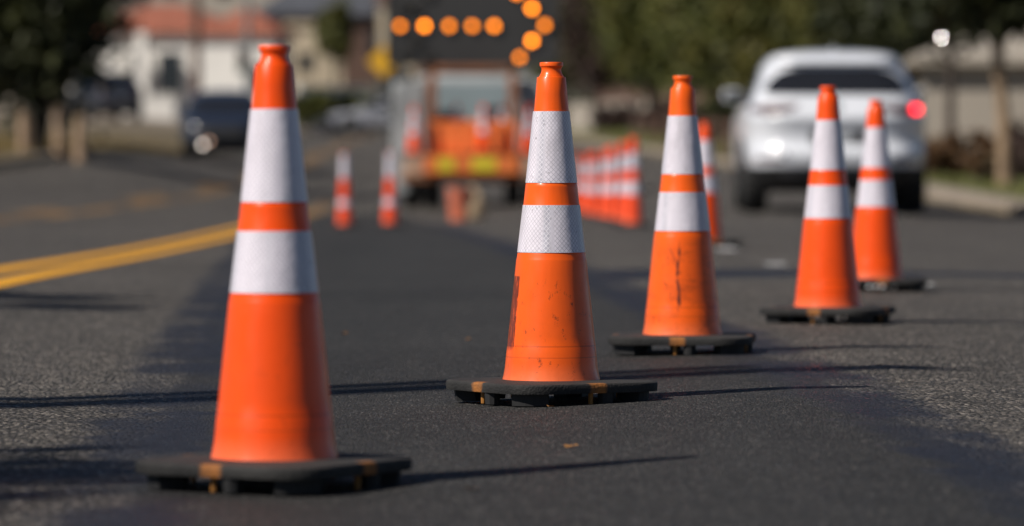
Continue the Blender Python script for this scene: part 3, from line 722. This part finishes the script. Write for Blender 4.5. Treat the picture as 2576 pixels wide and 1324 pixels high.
BARK_TAN = plain('tan_bark', (.27,.19,.12), .95, var=.3, scale=4, bump=.5)
def leaves(name, centre, rad, n, size, mat, parent, clumps=40, fill=.75, lo=-1., spread=.17):
    c0 = []
    while len(c0) < clumps:
        q = rng.normal(size=3); q /= np.linalg.norm(q); q *= (rng.random()**.3)
        if q[2] < lo: continue
        c0.append(q*np.array(rad)*fill)
    c0 = np.array(c0); ci = rng.integers(0, clumps, n)
    cl = np.array([rng.uniform(.6, 1.25) for _ in range(clumps)])
    P = c0[ci]+rng.normal(size=(n, 3))*(np.array(rad)*spread)[None]*cl[ci][:,None]
    P += np.array(centre)
    U = rng.normal(size=(n, 3)); U /= np.linalg.norm(U, axis=1)[:,None]
    V = np.cross(U, rng.normal(size=(n, 3))); V /= np.linalg.norm(V, axis=1)[:,None]; N = np.cross(U, V)
    s = size*rng.uniform(.6, 1.4, n)[:,None]
    v = np.empty((n*5, 3)); v[0::5] = P-U*s; v[1::5] = P+V*s*.45; v[2::5] = P+N*s*.18; v[3::5] = P+U*s; v[4::5] = P-V*s*.45
    b = np.arange(n)*5; f = np.concatenate([np.stack([b, b+1, b+2], 1), np.stack([b+1, b+3, b+2], 1), np.stack([b+3, b+4, b+2], 1), np.stack([b+4, b, b+2], 1)])
    me = bpy.data.meshes.new(name); me.from_pydata(v.tolist(), [], f.tolist()); me.materials.append(mat)
    o = bpy.data.objects.new(name, me); COL.objects.link(o); o.parent = parent; return o
def tree(label, loc, h, cz, rad, tr_r, mat, bark=None, n=3500, size=.16, lean=(0,0), clumps=40, group='trees along the street', cat='tree', name='tree', off=(0,0), spread=.17):
    t = thing(name, label, cat, loc, random.random()*0, group)
    top = Vector((off[0]+lean[0], off[1]+lean[1], cz))
    pts = [(0,0,-.15),(0,0,.15)]+[(top.x*k+random.uniform(-.05,.05), top.y*k, top.z*k) for k in (.3,.6,.85)]+[tuple(top)]
    b = MB().tube(pts, [tr_r*1.5, tr_r*1.1, tr_r, tr_r*.85, tr_r*.65, tr_r*.4], 12)
    for k in range(7):
        a = random.random()*6.28; z0 = top.z*random.uniform(.55, .95); e = Vector((top.x+rad[0]*.7*math.cos(a), top.y+rad[1]*.7*math.sin(a), cz+rad[2]*random.uniform(-.3, .6)))
        s0 = Vector((top.x*z0/top.z, top.y*z0/top.z, z0)); m = (s0+e)/2+Vector((0,0,.25)); b.tube([s0, m, e], [tr_r*.45, tr_r*.3, tr_r*.1], 7)
    b.build('trunk', bark or BARK, t, True, 60)
    leaves('crown', (top.x, top.y, cz), rad, n, size, mat, t, clumps, spread=spread)
    return t
def bush(label, loc, rad, mat, n=900, size=.10, group=None, name='bush', cat='bush'):
    t = thing(name, label, cat, loc, 0, group); b = MB()
    for k in range(6):
        a = random.random()*6.28; b.tube([(0,0,-.1),(rad[0]*.3*math.cos(a), rad[1]*.3*math.sin(a), rad[2]*.7),(rad[0]*.6*math.cos(a), rad[1]*.6*math.sin(a), rad[2]*1.3)], [.04,.025,.01], 6)
    b.build('stem', BARK, t); leaves('foliage', (0,0,rad[2]), rad, n, size, mat, t, 18, .8); return t
G = .10
# dark trees at the left
tree('big dark tree filling the upper left corner with a low hanging crown', at(100, 150, G), 7, 3.7, (2.15,2.1,3.1), .13, L_DARK, n=24000, size=.14, clumps=130, off=(-.05,0))
tree('dark tree behind the low hanging crown at the left edge', at(-80, 120, G), 7, 3.8, (2.4,2.4,3.4), .16, L_DARK, n=6000, size=.2, clumps=60)
# trees at the right, behind the white car
RT = [(1500,84,3.7,(1.25,1.2,2.9),L_BROWN,'maroon brown tree rising behind the middle cone'),
      (1640,92,3.6,(1.8,1.6,2.9),L_OLIVE,'olive green tree right of the maroon brown tree'),
      (1800,100,3.5,(1.9,1.6,3.0),L_OLIVE,'olive tree above the scuffed cone, fuller than its neighbours'),
      (1950,108,3.4,(1.7,1.6,2.8),L_GREEN,'green tree rising behind the left half of the white car'),
      (2110,112,3.4,(1.7,1.6,2.8),L_GREEN,'green tree rising behind the middle of the white car roof'),
      (2260,125,3.3,(1.5,1.5,2.7),L_DARK,'dark tree rising behind the right shoulder of the white car'),
      (1730,70,4.2,(3.2,2.0,4.2),L_DARK,'tall dark tree at the back between the olive trees'),
      (2020,74,4.2,(3.4,2.0,4.2),L_DARK,'tall dark tree at the back behind the green trees'),
      (1580,62,4.6,(3.0,2.0,4.4),L_DARK,'tall dark tree at the back behind the maroon brown tree'),
      (1420,56,5.0,(2.2,2.0,4.2),L_OLIVE,'far olive tree just right of the arrow board')]
for px, s, cz, rad, mt, lab in RT: tree(lab, at(px, s, G), 8, cz, rad, .12, mt, n=9000, size=.13, clumps=60)
tree('street tree with a sunlit tan trunk and dark crown at the right edge', at(2527, 186, G), 6, 2.95, (1.55,1.4,.95), .095, L_DARK, BARK_TAN, n=5000, size=.12, clumps=50, off=(-.15,0))
tree('dark tree overhanging the pale wall right of the white car', at(2395, 165, G), 6, 3.2, (1.1,1.1,1.25), .07, L_DARK, n=3200, size=.13, clumps=40)
for px, s, rad, mt, lab in [(2385,172,(.42,.4,.34),L_RUST,'rust brown bush between the white car and the tan trunk'),(2470,176,(.40,.4,.36),L_RUST,'rust brown bush against the tan trunk'),(2570,170,(.4,.4,.42),L_BROWN,'dark brown bush at the right edge beyond the tan trunk'),
        (1560,84,(1.0,.5,.42),L_BROWN,'low brown bush at the foot of the olive trees near the row of tube markers'),(1690,92,(1.1,.5,.45),L_BROWN,'low brown hedge bush left of the white car'),(1800,104,(.9,.5,.5),L_DARK,'low dark bush close to the left side of the white car'),
        (1480,60,(1.0,.6,.6),L_GREEN,'small green bush beside the truck far down the road'),
        (780,62,(1.0,.7,.9),L_OLIVE,'olive bush behind the long white wall'),(880,58,(1.1,.7,.8),L_OLIVE,'wider olive bush behind the right half of the long white wall'),(940,60,(.8,.6,.7),L_GREEN,'green bush near the yellow warning sign')]:
    bush(lab, at(px, s, G), rad, mt, n=1100, size=.10 if s > 120 else .16, group='bushes on the verges')
tree('yellow green tree in front of the cream building', at(846, 52, G), 6, 4.3, (1.0,1,1.7), .09, L_OLIVE, n=1800, size=.18, clumps=24)
tree('far grey green tree behind the cream building', at(900, 44, G), 8, 5.8, (2.6,2,3), .12, L_BROWN, n=2500, size=.25, clumps=30)
# grass on both verges
def grass(name, boxes, mat):
    v = []; f = []
    for x0, x1, y0, y1, n, h in boxes:
        for _ in range(n):
            x, y = random.uniform(x0, x1), random.uniform(y0, y1)
            if x1 > 0: x += KR(y)
            z = g(x, y)+.10; a = random.random()*6.28; w = .018; hh = h*random.uniform(.5, 1.3); lx, ly = random.uniform(-.05,.05), random.uniform(-.05,.05); o = len(v)
            v += [(x-w*math.cos(a), y-w*math.sin(a), z-.01), (x+w*math.cos(a), y+w*math.sin(a), z-.01), (x+lx, y+ly, z+hh)]; f.append((o, o+1, o+2))
    o = mesh_obj(name, v, f, mat); o['kind'] = 'stuff'; tag(o, 'short uneven grass growing on the roadside verges', 'grass')
grass('grass', [(.66,4.5,46,105,16000,.09),(.3,2.5,105,190,5000,.14)], leafmat('verge_grass', [(.08,.10,.03),(.20,.21,.06),(.15,.14,.05)]))
grass('grass', [(-14,-7.75,62,110,8000,.10)], leafmat('dry_verge_grass', [(.12,.085,.025),(.24,.165,.05),(.17,.12,.03)]))

# ------------------------------------------------------------------ buildings and street furniture
M['stucco'] = plain('white_stucco', (.72,.70,.66), .9, var=.08, scale=.6, bump=.1)
M['cream'] = plain('cream_stucco', (.56,.47,.34), .9, var=.1, scale=.6, bump=.1)
M['grey_stucco'] = plain('grey_beige_stucco', (.36,.32,.27), .9, var=.08, scale=.7, bump=.1)
M['tile'] = plain('red_roof_tile', (.30,.10,.06), .85, var=.3, scale=2, bump=.4)
M['slate'] = plain('slate_roof', (.07,.075,.09), .85, var=.3, scale=1)
M['win'] = plain('dark_window', (.02,.024,.03), .15, spec=.6)
M['wood'] = plain('weathered_wood', (.13,.075,.055), .9, var=.3, scale=3, bump=.3)
M['galv'] = plain('galvanised_steel', (.24,.26,.26), .5, .5)
M['sign_yellow'] = plain('yellow_sign', (.78,.42,.02), .5, var=.06)
M['blackpaint'] = plain('black_sign_paint', (.02,.02,.02), .6)
M['post_tan'] = plain('tan_wood_post', (.36,.25,.165), .9, var=.25, scale=5, bump=.2)
def house(label, loc, w, d, h, rh, wall, roof, rz=0., wins=(), over=.45, hip=True, group='buildings beyond the road', cat='house', name='house', cols=()):
    t = thing(name, label, cat, loc, rz, group)
    wl = MB().box(0, w, 0, d, -.6, h).build('wall', wall, t)
    if rh > 0:
        e = over; i = min(w, d)/2 if hip else .0
        vv = [(-e,-e,h),(w+e,-e,h),(w+e,d+e,h),(-e,d+e,h),(i*.9,d/2,h+rh),(w-i*.9,d/2,h+rh),(-e,-e,h-.14),(w+e,-e,h-.14),(w+e,d+e,h-.14),(-e,d+e,h-.14)]
        MB().add(vv, [(0,1,5,4),(1,2,5),(2,3,4,5),(3,0,4),(6,7,1,0),(7,8,2,1),(8,9,3,2),(9,6,0,3),(9,8,7,6)]).build('roof', roof, t)
    else:
        b = MB(); e = .12
        b.box(-e, w+e, -e, d+e, h, h+.25); b.build('roof', roof, t)
    for x0, x1, z0, z1 in wins:
        f = MB().box(x0-.07, x1+.07, -.05, .02, z0-.07, z1+.07).build('window', wall, t)
        MB().box(x0, x1, -.07, -.045, z0, z1).build('pane', M['win'], f)
    for x in cols: MB().box(x-.22, x+.22, -1.5, -1.06, -.6, h-.14).build('column', wall, t)
    return t
s = 62; b0 = at(330, s, .1)
house('white house with red tiled roof behind the nearest cone, porch on its left part', (b0.x-2.5, b0.y, b0.z), 6.5, 6, 3.45, 1.15, M['stucco'], M['tile'], R(-12), [(2.55,3.2,1.2,2.55),(3.75,4.75,.9,2.55),(.3,1.2,.9,2.4)], cols=(2.2,3.5), name='house')
b1 = at(520, 65, .1)
house('bright white gabled wing of the house, partly hidden by the nearest cone', (b1.x, b1.y-1.2, b1.z), 2.7, 3.2, 3.45, 1.0, M['stucco'], M['tile'], R(-9), [(1.9,2.4,1.2,2.2)], over=.3)
b2 = at(724, 50, .1)
house('cream flat roofed building right of the nearest cone', (b2.x, b2.y, b2.z), 2.8, 6, 4.6, 0, M['cream'], M['cream'], R(4), [(.5,1.2,2.4,3.3)], cat='building', name='building')
b3 = at(640, 46, .1)
house('grey slate roofed house at the back between the red roof and the arrow board', (b3.x, b3.y+6, b3.z), 9.5, 7, 4.7, 2.6, M['wood'], M['slate'], R(3), [(2,3,2.5,3.7),(6.0,7.2,2.5,3.7)])
b4 = at(955, 48, .1)
house('narrow pale house with dark base beside the left edge of the arrow board', (b4.x, b4.y-2, b4.z), 1.9, 4, 5.9, .9, M['cream'], M['wood'], 0, [(.5,1.3,1.6,3.2)], over=.15, hip=False)
b5 = at(-200, 55, .1)
house('long grey building far behind the dark left tree', (b5.x, b5.y, b5.z), 10, 6, 5.5, 1.4, M['grey_stucco'], M['slate'], 0, [(2,3,1,2.2),(6,7,1,2.2)])
b7 = at(350, 45, .1)
house('pale upper storey house rising behind the red tiled roof', (b7.x, b7.y+5, b7.z), 8.0, 6, 7.2, 1.3, M['grey_stucco'], M['slate'], R(-5), [(1,2,4.8,6.2),(4,5,4.8,6.2)])
# right: wall building beyond the tan trunk
b6 = at(2322, 140, .1)
wb = house('grey beige garage with a sloping shaded roof edge beyond the tan trunk', (b6.x, b6.y, b6.z), 4.2, 6, 1.98, .85, M['grey_stucco'], M['grey_stucco'], R(-4), [(2.4,3.2,.8,1.5)], over=.3, cat='garage', name='garage')
# long white wall and low fences
def wall_run(name, label, a, b_, h, th, mat, cat):
    d = (b_-a); n = Vector((-d.y, d.x, 0)).normalized()*th; v = []
    for q in (a, b_, b_+n, a+n): v += [(q.x, q.y, q.z-.5), (q.x, q.y, q.z+h)]
    f = [(0,2,3,1),(2,4,5,3),(4,6,7,5),(6,0,1,7),(1,3,5,7)]
    t = thing(name, label, cat, a); o = mesh_obj('panel', [Vector(q)-a for q in v], f, mat, t)
    c = MB(); L = d.length
    k = 1.03
    vv = []
    for q in (a-n*.12, b_-n*.12, b_+n*1.12, a+n*1.12): vv += [Vector((q.x, q.y, q.z+h+.003))-a, Vector((q.x, q.y, q.z+h+.07))-a]
    mesh_obj('coping', vv, f+[(6,4,2,0)], mat, t); return t
wall_run('wall', 'long low white wall right of the nearest cone beyond the road', at(752, 59, .1), at(928, 57, .1), 1.72, .2, M['stucco'], 'wall')
wall_run('wall', 'short bright white wall below the porch of the white house', at(308, 66, .1), at(440, 66, .1), .85, .2, M['stucco'], 'wall')
wall_run('wall', 'low pale wall at the foot of the olive trees right of the middle cone', at(1428, 74, .1), at(1645, 86, .1), .92, .2, M['grey_stucco'], 'wall')
wall_run('wall', 'long dull brown garden wall behind the trees at the right', at(1500, 66, .1), at(2420, 96, .1), 1.5, .2, M['wood'], 'wall')
# fence of slim posts in front of the right hand trees
fr = thing('fence', 'low brown rail fence along the verge left of the white car', 'fence', at(1640, 100, .1)); o0 = fr.location
pts = [at(1600+k*30, 97+k*4, .1)-o0 for k in range(9)]
for q in pts: MB().box(q.x-.04, q.x+.04, q.y-.04, q.y+.04, q.z-.1, q.z+.75, .006).build('fence_post', M['wood'], fr)
for hh in (.3, .62): MB().tube([(q.x, q.y+.05, q.z+hh) for q in pts], .03, 6).build('rail', M['wood'], fr)
for px, hh, mt, lab in [(62,.72,'post_tan','pale wooden bollard nearest the left edge, under the dark tree'),(150,.78,'post_tan','tan wooden bollard right of the dark tree trunk'),(202,.66,'post_tan','shortest tan wooden bollard, rightmost under the dark tree')]:
    t = thing('bollard', lab, 'bollard', at(px, 152, .1), 0, 'wooden bollards on the left verge')
    MB().lathe([(.0,-.1),(.105,-.1),(.10,0),(.09,hh-.06),(.0,hh-.06)], 14).build('post', M[mt], t, True, 40)
    MB().lathe([(.095,hh-.06),(.10,hh-.02),(.075,hh),(0,hh+.01)], 14).build('cap', M[mt], t, True, 40)
# utility pole, signal, sign
p = at(496, 95, .1); t = thing('utility_pole', 'dark wooden utility pole in front of the white house', 'utility pole', p)
MB().tube([(0,0,-.3),(0,0,7.5)], [.13,.10], 12).build('pole', M['wood'], t, True, 40)
MB().box(-1.1, 1.1, -.06, .06, 6.9, 7.02).build('crossarm', M['wood'], t)
p = at(624, 98, .1); t = thing('traffic_signal', 'grey traffic signal post with dark signal head behind the nearest cone', 'traffic light', p)
MB().tube([(0,0,-.2),(0,0,5.2)], [.09,.07], 12).build('pole', M['galv'], t, True, 40)
hd = MB().box(-.27, -.10, -.13, .09, 2.0, 2.62, .02).build('signal_head', M['blackpaint'], t)
for k, cc in enumerate([(.10,.01,.01),(.12,.07,.01),(.01,.09,.05)]):
    MB().lathe([(0,-.15),(.06,-.145),(.065,-.13)], 16, 'y', (-.185, 0, 2.5-.2*k)).build('lens', plain('signal_lens', cc, .3), hd, True)
p = at(965, 72, .1); t = thing('warning_sign', 'yellow diamond warning sign on a post left of the truck', 'sign', p)
MB().tube([(0,.05,-.2),(0,.05,3.0)], .035, 10).build('pole', M['galv'], t, True, 40)
zc = (EYE+(420-155)/72)-p.z
b = MB(); r = .56
b.add([(0,-.02,zc-r),(r,-.02,zc),(0,-.02,zc+r),(-r,-.02,zc),(0,.0,zc-r),(r,.0,zc),(0,.0,zc+r),(-r,.0,zc)], [(0,1,2,3),(7,6,5,4),(0,4,5,1),(1,5,6,2),(2,6,7,3),(3,7,4,0)])
pn = b.build('panel', M['sign_yellow'], t)
p = at(1745, 88, .1)
p = W(2368, 95, 168); t = thing('added_glint_disc', 'small added metal disc tilted to make a glint among the dark leaves above the pale wall', 'reflector', p)
h_ = (Vector((-.707,-.43,.717)).normalized()+(Vector((0,0,EYE))-p).normalized()).normalized()
o = MB().lathe([(0,.003),(.014,.003),(.016,0),(.014,-.003),(0,-.003)], 24).build('disc', M['mirror'], t); o.rotation_euler = h_.to_track_quat('Z', 'Y').to_euler()  # added disc, turned halfway between sun and camera for a glint
MB().tube([(0,0,.03),(.01,0,.5)], .002, 5).build('string', M['wood'], t)
# street lamp and sign mast outside the frame, whose shadows cross the road
for base, h, r, lab in [((-8.35,5.35),9.0,.085,'tall grey street lamp left of the view whose shadow crosses the road'),((-8.72,4.88),9.8,.125,'tall timber pole left of the view whose shadow crosses the road')]:
    t = thing('street_lamp' if r < .1 else 'utility_pole', lab, 'street lamp' if r < .1 else 'utility pole', (base[0], base[1], g(*base)+.1))
    MB().tube([(0,0,-.2),(0,0,h)], [r*1.15, r*.8], 14).build('pole', M['galv'] if r < .1 else M['wood'], t, True, 40)
# trees outside the frame on the left, whose shade dapples the road
tree('street tree left of the view shading the far lane', (-8.75, 11.6, .1), 8, 6.0, (1.5,2.6,1.5), .10, L_GREEN, n=1500, size=.11, clumps=13, spread=.09)
tree('street tree left of the view shading the near lane', (-8.65, 3.2, .1), 8, 6.3, (1.25,1.6,1.3), .14, L_GREEN, n=3600, size=.13, clumps=24, spread=.13)

# ------------------------------------------------------------------ light and camera
w = bpy.data.worlds.new('World'); sc.world = w; w.use_nodes = True
nt = w.node_tree; bg = nt.nodes['Background']; sky = nt.nodes.new('ShaderNodeTexSky'); sky.sky_type = 'NISHITA'; sky.sun_disc = False; sky.altitude = 2500; sky.air_density = .8; sky.dust_density = .3
S = Vector((-.707, -.43, .717)).normalized()
sky.sun_elevation = math.asin(S.z); sky.sun_rotation = math.atan2(S.x, S.y)
nt.links.new(sky.outputs[0], bg.inputs[0]); bg.inputs[1].default_value = .05
ld = bpy.data.lights.new('sun', 'SUN'); ld.energy = 4.9; ld.angle = R(.53); ld.color = (1, .93, .84)
lo = bpy.data.objects.new('sun', ld); COL.objects.link(lo); lo.rotation_euler = S.to_track_quat('Z', 'Y').to_euler(); lo.location = S*50
cd = bpy.data.cameras.new('camera'); cam = bpy.data.objects.new('camera', cd); COL.objects.link(cam)
cam.location = (0, 0, EYE); cam.rotation_euler = (math.pi/2-PITCH, 0, 0)
cd.lens = 160; cd.sensor_width = 36; cd.sensor_fit = 'HORIZONTAL'; cd.clip_start = .1; cd.clip_end = 2000
import os
cd.dof.use_dof = not os.environ.get('NODOF'); cd.dof.focus_distance = F/1216-.06; cd.dof.aperture_fstop = 3.7
sc.camera = cam
sc.view_settings.view_transform = 'Standard'; sc.view_settings.look = 'None'; sc.view_settings.exposure = .06; sc.view_settings.gamma = 1
cy = sc.cycles; cy.use_denoising = True; cy.use_adaptive_sampling = False; cy.max_bounces = 6; cy.diffuse_bounces = 3; cy.glossy_bounces = 3; cy.sample_clamp_indirect = 4; cy.sample_clamp_direct = 0
